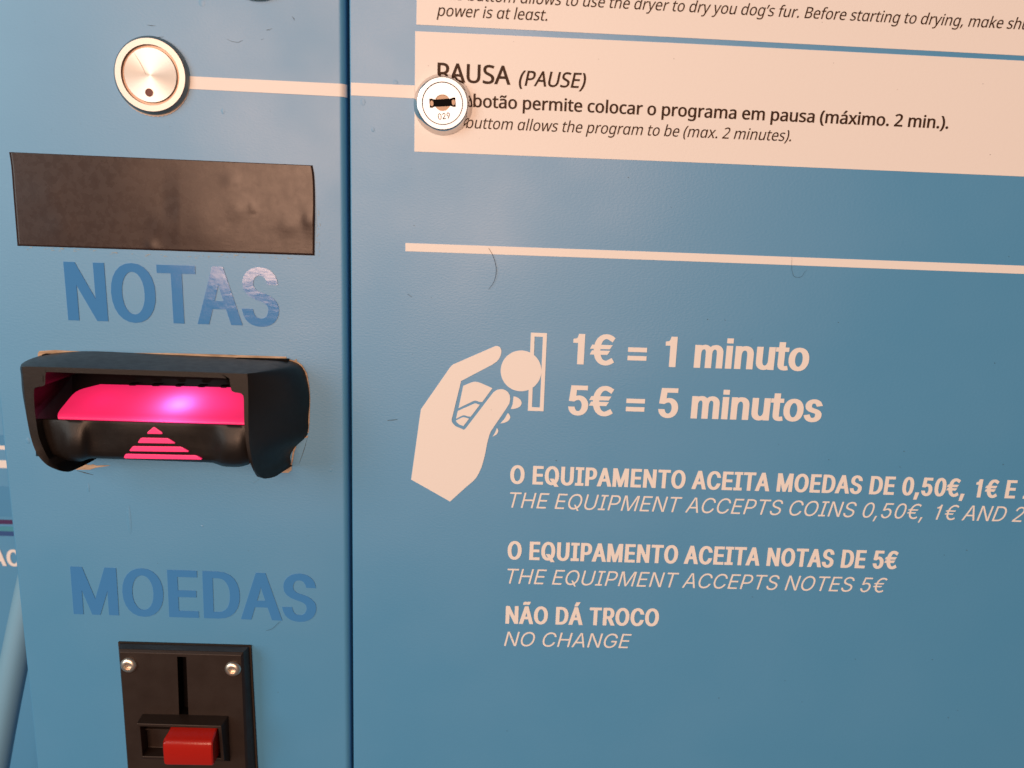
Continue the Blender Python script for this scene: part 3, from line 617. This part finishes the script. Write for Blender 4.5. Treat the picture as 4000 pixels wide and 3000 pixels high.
# ---------------------------------------------------------------- metal push button
def push_button(u, v, label, group=None, tilt=0):
    c = at(u, v); root = empty('push_button', (c.x, 0, c.z), label, 'button', group)
    mm = lambda P: [(r/1000, -h/1000) for r, h in P]
    V, Fc = lathe(mm([(16.1,-0.1),(16.2,0.5),(16.2,1.1),(15.95,1.35),(15.2,2.5),(15.0,2.62),(12.5,2.62),(12.40,2.50)]), c.x, c.z, 128)
    gv, gf = lathe(mm([(12.42,2.52),(12.35,1.3),(11.35,1.3),(11.2,2.2)]), c.x, c.z, 128)
    add_obj('ring_groove', gv, gf, M['ringdark'], root, smooth=True, angle=30)
    add_obj('bezel_ring', V, Fc, M['ring'], root, smooth=True, angle=30)
    V, Fc = lathe(mm([(11.30,1.35),(11.30,2.25),(11.18,2.38),(8,2.33),(4,2.28),(0,2.25)]), c.x, c.z, 128)
    add_obj('button_face', V, Fc, M['brush'], root, smooth=True, angle=30)
    if tilt:
        sc_ = [stroke([(u-64, v-88), (u-40, v-50), (u-16, v-2)], .00016)]
        slab('scratch', sc_, -0.00241, -0.0023, M['groove'], root)
    lx, lz = xz(u-4, v+68); dx_, dz_ = lx-c.x, lz-c.z
    V, Fc = lathe(mm([(1.72,2.2),(1.72,2.50),(1.5,2.52),(1.4,2.44),(0,2.44)]), c.x+dx_, c.z+dz_, 32)
    add_obj('indicator_light', V, Fc, M['led'], root, smooth=True)
    return root
btn = push_button(596, 297, 'round brushed metal push button above the strip of dark tape, joined to the white line', tilt=1)
# chipped paint under its lower rim
c = at(596, 297); ring = []
for i in range(61):
    a = math.radians(-150+i*140/60); k = math.sin(math.pi*i/60)
    ring.append((c.x+math.cos(a)*(0.0163+0.0006*k+0.0002*math.sin(i*1.9)*k), c.z+math.sin(a)*(0.0163+0.0006*k+0.0002*math.sin(i*2.3)*k)))
for i in range(60, -1, -1):
    a = math.radians(-150+i*140/60); ring.append((c.x+math.cos(a)*0.0150, c.z+math.sin(a)*0.0150))
slab('chipped_rim', [ring], -0.0003, 0.0001, M['chip'], door)

# the next button up shows only its lower edge at the top of the photograph
src = push_button(1002, -156, 'round metal button cut off by the top edge of the photo, above the white line')

# ---------------------------------------------------------------- cam lock
c = at(1731, 409.5)
lock = empty('cam_lock', (c.x, 0, c.z), 'round shiny key lock with a worn slot covering the start of the word PAUSA', 'lock')
mm = lambda P: [(r/1000, -h/1000) for r, h in P]
V, Fc = lathe(mm([(12.9,-0.1),(13.0,0.5),(12.85,0.9),(12.3,2.0),(11.75,3.2),(11.35,4.0),(11.05,4.32),(10.8,4.4)]), c.x, c.z, 128)
gv, gf = lathe(mm([(9.0,4.3),(8.85,4.0),(8.6,4.0),(8.45,4.1)]), c.x, c.z, 96)
add_obj('lock_groove', gv, gf, M['groove'], lock)
add_obj('lock_ring', V, Fc, M['steel'], lock, smooth=True, angle=25)
V, Fc = lathe(mm([(10.8,4.4),(9.02,4.4),(8.95,4.2)]), c.x, c.z, 128)
add_obj('front_rim', V, Fc, M['lockface'], lock)
N = 72
outer = [(c.x+0.00862*math.cos(-2*math.pi*i/N), c.z+0.00862*math.sin(-2*math.pi*i/N)) for i in range(N)]
kx, kz = c.x+0.0, c.z+0.0003; ca, sa = math.cos(math.radians(5)), math.sin(math.radians(5))
key = []
for i in range(96):
    a = 2*math.pi*i/96; dxy = (math.cos(a), math.sin(a))
    # circle 3.3 mm, slot 11.4 x 2.5 mm with knobbly ends
    r_ = 3.45
    ux_, uz_ = dxy
    half_w, half_l = 1.55, 5.7
    if abs(ux_) > 0.5:
        hw_ = half_w
        t = min(half_l/abs(ux_), hw_/max(abs(uz_), 1e-6))
        r_ = max(r_, t)
    key.append((r_, a))
slotp = []
for r_, a in key:
    x, z = r_*math.cos(a), r_*math.sin(a)
    if abs(x) > 4.3: z *= 1.28
    x += 0.10*noise.noise(Vector((x*2, z*2, 1))); z += 0.16*noise.noise(Vector((x*2, z*2, 5)))
    slotp.append((kx+(x*ca-z*sa)/1000, kz+(x*sa+z*ca)/1000))
if area2(slotp) < 0: slotp.reverse()
if area2(outer) > 0: outer.reverse()
slab('lock_core', [outer, slotp], -0.0042, -0.0036, M['lockface'], lock)
V, Fc = lathe(mm([(3.9,3.62),(0,3.62)]), kx, kz, 40)
add_obj('keyway_plug', V, Fc, M['brass'], lock)
bar = [(-5.7,-1.5),(5.7,-1.5),(5.7,1.75),(-5.7,1.5)]
bar = [(kx+(x*ca-z*sa)/1000, kz+(x*sa+z*ca)/1000) for x, z in bar]
slab('keyway', [bar], -0.00368, -0.0031, M['void'], lock)
for sx in (-4.75, 4.75):
    q = [(sx+0.75*math.cos(a*math.pi/8), 1.2*math.sin(a*math.pi/8)) for a in range(16)]
    slab('keyway_pin', [[(kx+(x*ca-z*sa)/1000, kz+(x*sa+z*ca)/1000) for x, z in q]], -0.0039, -0.0031, M['brass'], lock)
text('stamped_number', lock, M['groove'], 'INTER', '029', (1712, 468), (1759, 463), 24, y=-0.00423, back=0.0001, base_y=-0.0042, dx=0.012, dz=0.012)

# ---------------------------------------------------------------- note acceptor
HF = -0.034
c = at(640, 1640)
acc = empty('note_acceptor', (c.x, 0, c.z), 'black plastic banknote slot with a glowing pink tray and arrow, below the word NOTAS', 'note acceptor')
out_px = [(335,1806,-9),(312,1823,-17),(290,1836,-23),(262,1843,-27),(220,1834,-31),(178,1812,-33),(143,1770,-34),(122,1715,-34),(108,1650,-34),(97,1560,-34),(90,1480,-34),(87,1440,-34),(93,1432,-34),(180,1434,-34),(350,1439,-34),(630,1448,-34),(860,1456.5,-34),(955,1460,-34),(966,1464,-34),(969,1520,-34),(970,1590,-34),(970,1660,-34),(975,1740,-34),(986,1805,-33.5),(1001,1845,-32),(1024,1867,-29),(1050,1868,-24),(1080,1859,-17),(1108,1840,-9)]
flare = [(0,0),(0,-.5),(0,-1),(0,-1),(0,0),(0,1),(0,2),(-4,4),(-11,3),(-14,0),(-14,-2),(-14,-2.5),(-10,-1),(-2,1),(0,1),(0,.6),(4,.5),(10,0),(15.5,-3),(18,-5),(18.8,-4.8),(18.5,-4.4),(17.5,-4),(11,-2.4),(7,-1.8),(5.5,-1.7),(4,-1.2),(3,-.6),(2,0)]
in_px = [(1004,1862,-29),(985,1828,-32),(972,1790,-33.5),(961,1730,-34),(954,1650,-34),(952,1560,-34),(948,1544,-34),(938,1536,-34),(915,1532,-34),(904,1524,-34),(900,1505,-34),(896,1488,-34),(882,1478,-34),(700,1471,-34),(500,1464,-34),(320,1458,-34),(190,1453,-34),(180,1457,-34),(177,1470,-34),(176,1498,-34),(170,1507,-34),(142,1513,-34),(133,1525,-34),(134,1580,-34),(140,1640,-34),(150,1700,-34),(168,1750,-33.5),(195,1798,-32),(232,1832,-30)]
oF = [at(u, v, y/1000) for u, v, y in out_px]
iF = [at(u, v, y/1000) for u, v, y in in_px]
def ring_at(t, y, bulge):
    R_ = []
    for p, (fx, fz) in zip(oF, flare):
        R_.append(Vector((p.x+fx/1000*t, max(p.y, y) if y > HF else p.y, p.z+fz/1000*t)))
    return R_
n1 = 5
def dens(P): return spline([tuple(p) for p in P], n1)
rings = [dens(oF)]
for y, t in ((-0.0333,0),(-0.0318,0),(-0.029,0),(-0.025,0),(-0.021,0),(-0.016,0),(-0.011,0),(-0.006,0),(0.0005,1.0)):
    rr_ = []
    for i_, (p, (fx, fz)) in enumerate(zip(oF, flare)):
        k = (y-p.y)/(0.0-p.y) if p.y < y else 0.0
        kk = min(1.0, max(0.0, k)); wq = min(1, max(0, (i_-17)/6)); wq = wq*wq*(3-2*wq); tt = ((1-wq)*math.sin(kk*math.pi/2)**0.9+wq*kk**1.1) if kk > 0 else 0
        rr_.append(Vector((p.x+fx/1000*tt, max(p.y, y), p.z+fz/1000*tt)))
    rings.append(dens(rr_))
V, Fc = grid(rings)
# front rim between the outer and the inner outline, then the inner walls going back
b0 = len(V); iD = spline([tuple(p) for p in iF], n1); nI = len(iD); nO = len(rings[0])
iB = [Vector((p.x, -0.003, p.z)) for p in iD]
V += [tuple(p) for p in iD] + [tuple(p) for p in iB]
for i in range(nI-1): Fc.append([b0+i, b0+i+1, b0+nI+i+1, b0+nI+i])
# triangulate the rim strip outer <-> inner by arc position
def arc(P):
    s = [0.0]
    for i in range(1, len(P)): s.append(s[-1]+(P[i]-P[i-1]).length)
    return [q/s[-1] for q in s]
i_rev = list(range(b0+nI-1, b0-1, -1)); Po = rings[0]; Pi = [iD[k-b0] for k in i_rev]
# match both outlines corner by corner so that the strip does not shear
ko = [3*n1, 11*n1, 18*n1, nO-1-3*n1]; ki = [0, 7*n1, 22*n1, nI-1]
ki = [0, (len(in_px)-1-22)*n1, (len(in_px)-1-6)*n1, nI-1]
for s in range(3):
    A = list(range(ko[s], ko[s+1]+1)); B = i_rev[ki[s]:ki[s+1]+1]
    pa = arc([Vector(V[q]) for q in A]); pb = arc([Vector(V[q]) for q in B])
    i = j = 0
    while i < len(A)-1 or j < len(B)-1:
        if j == len(B)-1 or (i < len(A)-1 and pa[i+1] <= pb[j+1]): Fc.append([A[i], A[i+1], B[j]]); i += 1
        else: Fc.append([A[i], B[j+1], B[j]]); j += 1
# undersides of the two cheeks
for o_col, i_col in ((0, nI-1), (nO-1, 0)):
    oc = [r*nO+o_col for r in range(len(rings))]
    Fc.append([b0+i_col] + ([k for k in range(3*n1, -1, -1)] if o_col == 0 else [k for k in range(nO-1-3*n1, nO)]) + oc[1:] + [b0+nI+i_col])
hood = add_obj('hood', V, Fc, M['black'], acc, smooth=True, angle=42)
# moulded mark on the rim
slab('moulded_mark', [quadpx([(122,1465.5),(168,1467),(169,1492),(124,1490)], HF), quadpx([(126,1488),(165,1490),(164,1470),(126,1468.5)], HF)][:1], HF-0.0002, HF+0.0005, M['black'], acc)
# back of the mouth
slab('back_wall', [quadpx([(180,1380),(1130,1400),(1130,1760),(320,1780),(180,1660)])], -0.0035, 0.0002, M['void'], acc)

# pink tray: a sloping slab of lit plastic with a rounded front edge
prof_t = [(1641,236,-29.6),(1638,229,-30.4),(1634,226.5,-30.6),(1626,225,-30.2),(1617,226,-29.0),(1612,228,-28.0),(1600,235,-25.7),(1585,247,-22.9),(1570,259,-20.0),(1555,271,-17.1),(1542,282,-14.6),(1531,294,-12.5),(1522,309,-10.8),(1515,327,-9.5),(1508,352,-8.1),(1502,374,-7.0),(1497,392,-6.0)]
rows = []
for v, ul, y in prof_t:
    row = []
    for i in range(31):
        u = ul+(968-ul)*i/30; row.append(at(u, v+(u-226)*(0.0300 if v > 1560 else 0.024), y/1000))
    rows.append(row)
V, Fc = grid(rows)
tray = add_obj('pink_tray', V, Fc, M['lit'], acc, smooth=True, angle=60)
# dark pieces standing in for the black gaps along the tray's back edge
teeth = [slab_geo([quadpx([(x0, 1498+(x0-392)*.024), (x0+w_, 1498+(x0-392)*.024), (x0+w_-6, 1504+(x0-392)*.024), (x0+6, 1504+(x0-392)*.024)], -0.0085)], -0.0085, -0.0045) for x0, w_ in ((500,34),(590,36),(682,30),(770,34),(858,30))]
V, Fc = [], []
for v_, f_ in teeth:
    o = len(V); V += v_; Fc += [[o+i for i in f] for f in f_]
add_obj('gap_teeth', V, Fc, M['void'], acc)

# black lower lip under the tray, bulging at both ends
rows = []; nl = 72
prof = [(0.0,-30.3),(0.03,-31.2),(0.10,-31.4),(0.35,-31.0),(0.6,-30.6),(0.8,-30.0),(0.92,-29.2),(1.0,-26.0)]
for t, y in prof + [(1.06,-12.0),(1.08,0.3)]:
    row = []
    for i in range(nl+1):
        u = 140+(972-140)*i/nl; vt = 1636.5+(u-226)*0.0305
        e = 0.0
        for cu, sg in ((292, 48), (905, 58)):
            e += math.exp(-((u-cu)/sg)**4/1.0)
        dip = math.exp(-((u-395)/55)**2)+math.exp(-((u-800)/60)**2)
        vb = 1793+(u-440)*0.036 + 14*e
        yy = y - (3.2*e*math.sin(math.pi*min(1, t/1.0)**1.4) if t < 1 else 0) + 1.0*dip*math.sin(math.pi*min(1, t))
        if u < 226: yy += (226-u)*0.03
        tt = min(t, 1.0)
        p = at(u, vt+(vb-vt)*tt, yy/1000)
        if t > 1:
            q = at(u, vb, -24.0/1000); p = Vector((q.x, yy/1000, q.z-(t-1)*0.01))
        row.append(p)
    rows.append(row)
V, Fc = grid(rows)
add_obj('lower_lip', V, Fc, M['black'], acc, smooth=True, angle=50)
def arrow_piece(pts, y):
    f = quadpx(pts, y); return slab('arrow_light', [f], y, y+0.003, M['arrow'], acc, bevel=0.0002)
arrow_piece([(574,1693),(577,1687),(597,1670),(601,1668),(605,1670),(631,1689),(634,1694),(631,1696),(577,1695)], -0.0317)
arrow_piece([(538,1728),(548,1713),(554,1710),(652,1712),(660,1715),(683,1730),(682,1733),(541,1731)], -0.0313)
arrow_piece([(505,1760),(516,1746),(522,1743),(704,1745),(713,1749),(736,1763),(735,1766),(508,1763)], -0.0308)
arrow_piece([(484,1789),(486,1780),(491,1774),(498,1773),(760,1779),(770,1782),(787,1793),(786,1796),(490,1791)], -0.0301)
for (u, v, y, e_, col) in ((712,1590,-0.0165,0.020,(0.72,0.92,1.0)),(420,1592,-0.014,0.003,(1.0,0.12,0.3)),(880,1600,-0.014,0.003,(1.0,0.12,0.3))):
    l = bpy.data.lights.new('tray_lamp', 'POINT'); l.energy = e_; l.color = col; l.shadow_soft_size = 0.0015
    o = bpy.data.objects.new('tray_lamp', l); COL.objects.link(o)
    p = at(u, v+40, y); o.location = p

# ---------------------------------------------------------------- coin acceptor
c = at(715, 2700)
coin = empty('coin_acceptor', (c.x, 0, c.z), 'black coin slot plate with a red return lever, under the word MOEDAS', 'coin acceptor')
HC = -0.0085
BZ = -0.078                                            # its lower end lies below the frame
f0, f1 = at(468, 2548, HC), at(941, 2561, HC)
h0, h1 = at(500, 2994, HC), at(958, 2994, HC)
xl = (f0.x*0.5+h0.x*0.5); xr = (f1.x*0.5+h1.x*0.5); zt_l, zt_r = f0.z, f1.z
L_ = 0.125
fr = [(f0.x, f0.z), (f1.x, f1.z), (h1.x+0.0002, f1.z-L_), (h0.x, f0.z-L_)]
b0_, b1_ = at(477, 2508), at(978, 2521)
bk = [(b0_.x-0.0012, b0_.z), (b1_.x, b1_.z), (h1.x+0.0042, f1.z-L_-0.003), (h0.x-0.003, f0.z-L_-0.003)]
slot = quadpx([(692,2566),(727,2567),(736,2795),(700,2794)], HC)
s_ = [(a[0]*1.0, a[1]) for a in slot]
P, Tn = fill([fr[::-1], slot], True)
V = [(x, HC, z) for x, z in P]; Fc = [list(t) for t in Tn]
o = len(V); V += [(x, HC, z) for x, z in fr] + [(x, HC+0.0012, z) for x, z in [(fr[0][0]-.0009, fr[0][1]+.0012), (fr[1][0]+.0009, fr[1][1]+.0012), (fr[2][0]+.0009, fr[2][1]-.0012), (fr[3][0]-.0009, fr[3][1]-.0012)]] + [(x, 0.0002, z) for x, z in bk]
for k in range(2):
    for i in range(4): Fc.append([o+4*k+i, o+4*k+(i+1) % 4, o+4*(k+1)+(i+1) % 4, o+4*(k+1)+i])
o2 = len(V); V += [(x, HC, z) for x, z in slot] + [(x, HC+0.0002, z) for x, z in slot]
for i in range(4): Fc.append([o2+i, o2+(i+1) % 4, o2+4+(i+1) % 4, o2+4+i])
add_obj('face_plate', V, Fc, M['coinplate'], coin, bevel=0.0004)
sx = [p[0] for p in slot]; sz_ = [p[1] for p in slot]
rows = [[(x, HC+0.0002, z) for x, z in slot], [(x, -0.0016, z) for x, z in slot]]
V, Fc = grid(rows, True); add_obj('slot_lining', V, Fc, M['void'], coin)
slab('slot_back', [[(min(sx)-.001, min(sz_)-.001), (min(sx)-.001, max(sz_)+.001), (max(sx)+.001, max(sz_)+.001), (max(sx)+.001, min(sz_)-.001)]], -0.0018, -0.0013, M['void'], coin)
g = [(bk[0][0]-.0003, bk[0][1]+.0005), (bk[1][0]+.0006, bk[1][1]+.0004), (bk[2][0]+.0006, bk[2][1]-.001), (bk[3][0]-.0003, bk[3][1]-.001)]
M['gasket'] = new_mat('brown_gasket', (0.035, 0.027, 0.022), 0.75, spec=0.2)
slab('gasket', [g], -0.0011, 0.0001, M['gasket'], coin)
# collar round the lever
HK = HC-0.0072
kf = quadpx([(533,2826),(864,2836),(876,2972),(549,2962)], HK)
kb = quadpx([(556,2788),(893,2796),(900,2976),(566,2966)], HC)
ko_ = quadpx([(547,2838),(852,2846),(862,2962),(557,2954)], HK)
V = [(x, HK, z) for x, z in kf] + [(x, HC+0.0003, z) for x, z in kb] + [(x, HK, z) for x, z in ko_] + [(x, HC-0.0004, z) for x, z in ko_]
Fc = []
for i in range(4):
    j = (i+1) % 4
    Fc += [[i, j, 4+j, 4+i], [i, j, 8+j, 8+i], [8+i, 8+j, 12+j, 12+i]]
Fc.append([12, 13, 14, 15])
add_obj('lever_collar', V, Fc, M['coinplate'], coin, bevel=0.0003)
# small raised lip inside the window left of the lever
slab('window_rim', [quadpx([(560,2846),(660,2849),(660,2852),(565,2851),(570,2944),(632,2946),(632,2950),(566,2948)], HC-0.0025)], HC-0.0025, HC-0.0004, M['coinplate'], coin)
# the red lever: side profile swept across
yb, yf = HC-0.001, HK-0.0072
Lx0, Lx1 = at(633, 2915, yf).x, at(829, 2920, yf).x
zt = at(750, 2842, HK).z-0.0; zm = at(730, 2903, yf).z; zn = at(730, 2926, yf).z; zb = at(730, 2991, yf).z
prof = [(yb, zt+0.0008), (HK, zt-0.0004), (yf+0.0018, zm+0.0009), (yf+0.0011, zm+0.0005), (yf+0.0005, zm-0.0002), (yf+0.0001, zm-0.0011), (yf, zn-0.0004), (yf, zb+0.001), (yf+0.0006, zb), (yb, zb-0.0002)]
def lev(x, ins): return [(x, y+(ins if y < HK-.002 else 0), z-(ins if z > zb+.004 else -ins)) for y, z in prof]
rows = [lev(Lx0, 0.0009), lev(Lx0+0.0006, 0.0002), lev(Lx0+0.0015, 0), lev(Lx1-0.0006, 0), lev(Lx1, 0.0005)]
for r in (0, 1):
    rows[r] = [(x+(0.0012 if (z > zm) else 0), y, z) for x, y, z in rows[r]]
V, Fc = grid(rows); n_ = len(prof)
Fc.append(list(range(n_))); Fc.append([len(V)-n_+k for k in range(n_)])
for r in rows: pass
Fc += [[k*n_, (k+1)*n_, (k+2)*n_-1, (k+1)*n_-1] for k in range(4)]
add_obj('return_lever', V, Fc, M['red'], coin, smooth=True, angle=32)
# button-head hex screws
def screw(u, v):
    p = at(u, v, HC); n = 48
    V, Fc = [], []
    def ringp(r, h): return [(p.x+r*math.cos(2*math.pi*i/n), HC-h, p.z+r*math.sin(2*math.pi*i/n)) for i in range(n)]
    def hexp(r, h):
        R_ = []
        for i in range(n):
            a = 2*math.pi*i/n; a6 = (a % (math.pi/3))-math.pi/6; q = r*math.cos(math.pi/6)/math.cos(a6)
            R_.append((p.x+q*math.cos(a), HC-h, p.z+q*math.sin(a)))
        return R_
    rows = [ringp(.0040, -.0001), ringp(.0040, .0003), ringp(.0038, .0008), ringp(.0033, .0013), ringp(.0028, .0016), ringp(.0023, .00172), hexp(.0020, .0017), hexp(.00195, .0002), hexp(.0003, .0001)]
    V, Fc = grid(rows, True); Fc.append([len(V)-n+k for k in range(n)])
    return add_obj('screw', V, Fc, M['screw'], coin, smooth=True, angle=40)
screw(504, 2597); screw(910, 2612)

# ---------------------------------------------------------------- behind the free edge: second panel and hose
YB = 0.13
bp = empty('rear_panel', (at(0, 2000, YB).x, YB, ZB), 'blurred blue panel with striped print and white letters, far behind the left edge', 'panel')
xa, xb = at(-900, 2000, YB).x, at(700, 2000, YB).x
slab('panel_sheet', [[(xa, -0.80), (xa, 0.45), (xb, 0.45), (xb, -0.80)]], YB, YB+0.02, M['panel'], bp)
def band(v0, v1, mat, name):
    z0, z1 = at(20, v0, YB).z, at(20, v1, YB).z
    slab(name, [[(xa, z1), (xa, z0), (xb-.01, z0), (xb-.01, z1)]], YB-0.0002, YB+0.0002, mat, bp)
M['aqua'] = new_mat('aqua_print', (0.06, 0.26, 0.50), 0.5)
band(1700, 1739, M['aqua'], 'printed_band'); band(1741, 1756, M['print'], 'printed_band'); band(1798, 1828, M['print'], 'printed_band')
band(1900, 2018, M['aqua'], 'printed_band'); band(2030, 2047, M['purple'], 'printed_band'); band(2056, 2074, M['teal'], 'printed_band'); band(2075, 2093, M['navy'], 'printed_band')
text('lettering', bp, M['print'], 'INTER', 'AC', (-30, 2208), (84, 2212), 64, y=YB-0.0003, base_y=YB, **BC)
path = [at(u, v, y) for u, v, y in ((235,1790,0.131),(238,1800,0.118),(232,1840,0.085),(205,1930,0.062),(175,2050,0.055),(140,2200,0.052),(108,2340,0.05),(70,2520,0.047),(38,2680,0.045),(8,2840,0.044),(-18,2990,0.044),(-60,3250,0.046),(-130,3600,0.05))]
V, Fc = tube(spline([tuple(p) for p in path], 6), 0.0075, 24)
hose = add_obj('hose', V, Fc, M['hose'], None, smooth=True, angle=60)
tag(hose, 'pale blue hose running down behind the left edge of the panel', 'hose')

# ---------------------------------------------------------------- stray hairs
def hair(pts, r, label):
    P = []
    for u, v in pts:
        p = at(u, v); P.append((p.x, -0.00045, p.z))
    V, Fc = tube(spline(P, 6), lambda t: r*(0.35+0.65*math.sin(math.pi*min(1, max(0, t*0.9+0.08)))), 6)
    o = add_obj('hair', V, Fc, M['hair'], None, smooth=True, angle=80); tag(o, label, 'hair')
hair([(1908,968),(1922,992),(1932,1018),(1938,1048),(1936,1078),(1926,1106),(1908,1130)], .00011, 'curved dark hair crossing the thin white line above the hand symbol')
hair([(3092,1006),(3091,1040),(3095,1068),(3102,1080),(3118,1083),(3132,1078),(3142,1062),(3152,1052)], .00005, 'thin looped hair hanging below the white line, right of the centre')
hair([(1095,2425),(1080,2440),(1062,2455),(1040,2462)], .00007, 'short wisp of hair under the last letters of MOEDAS')
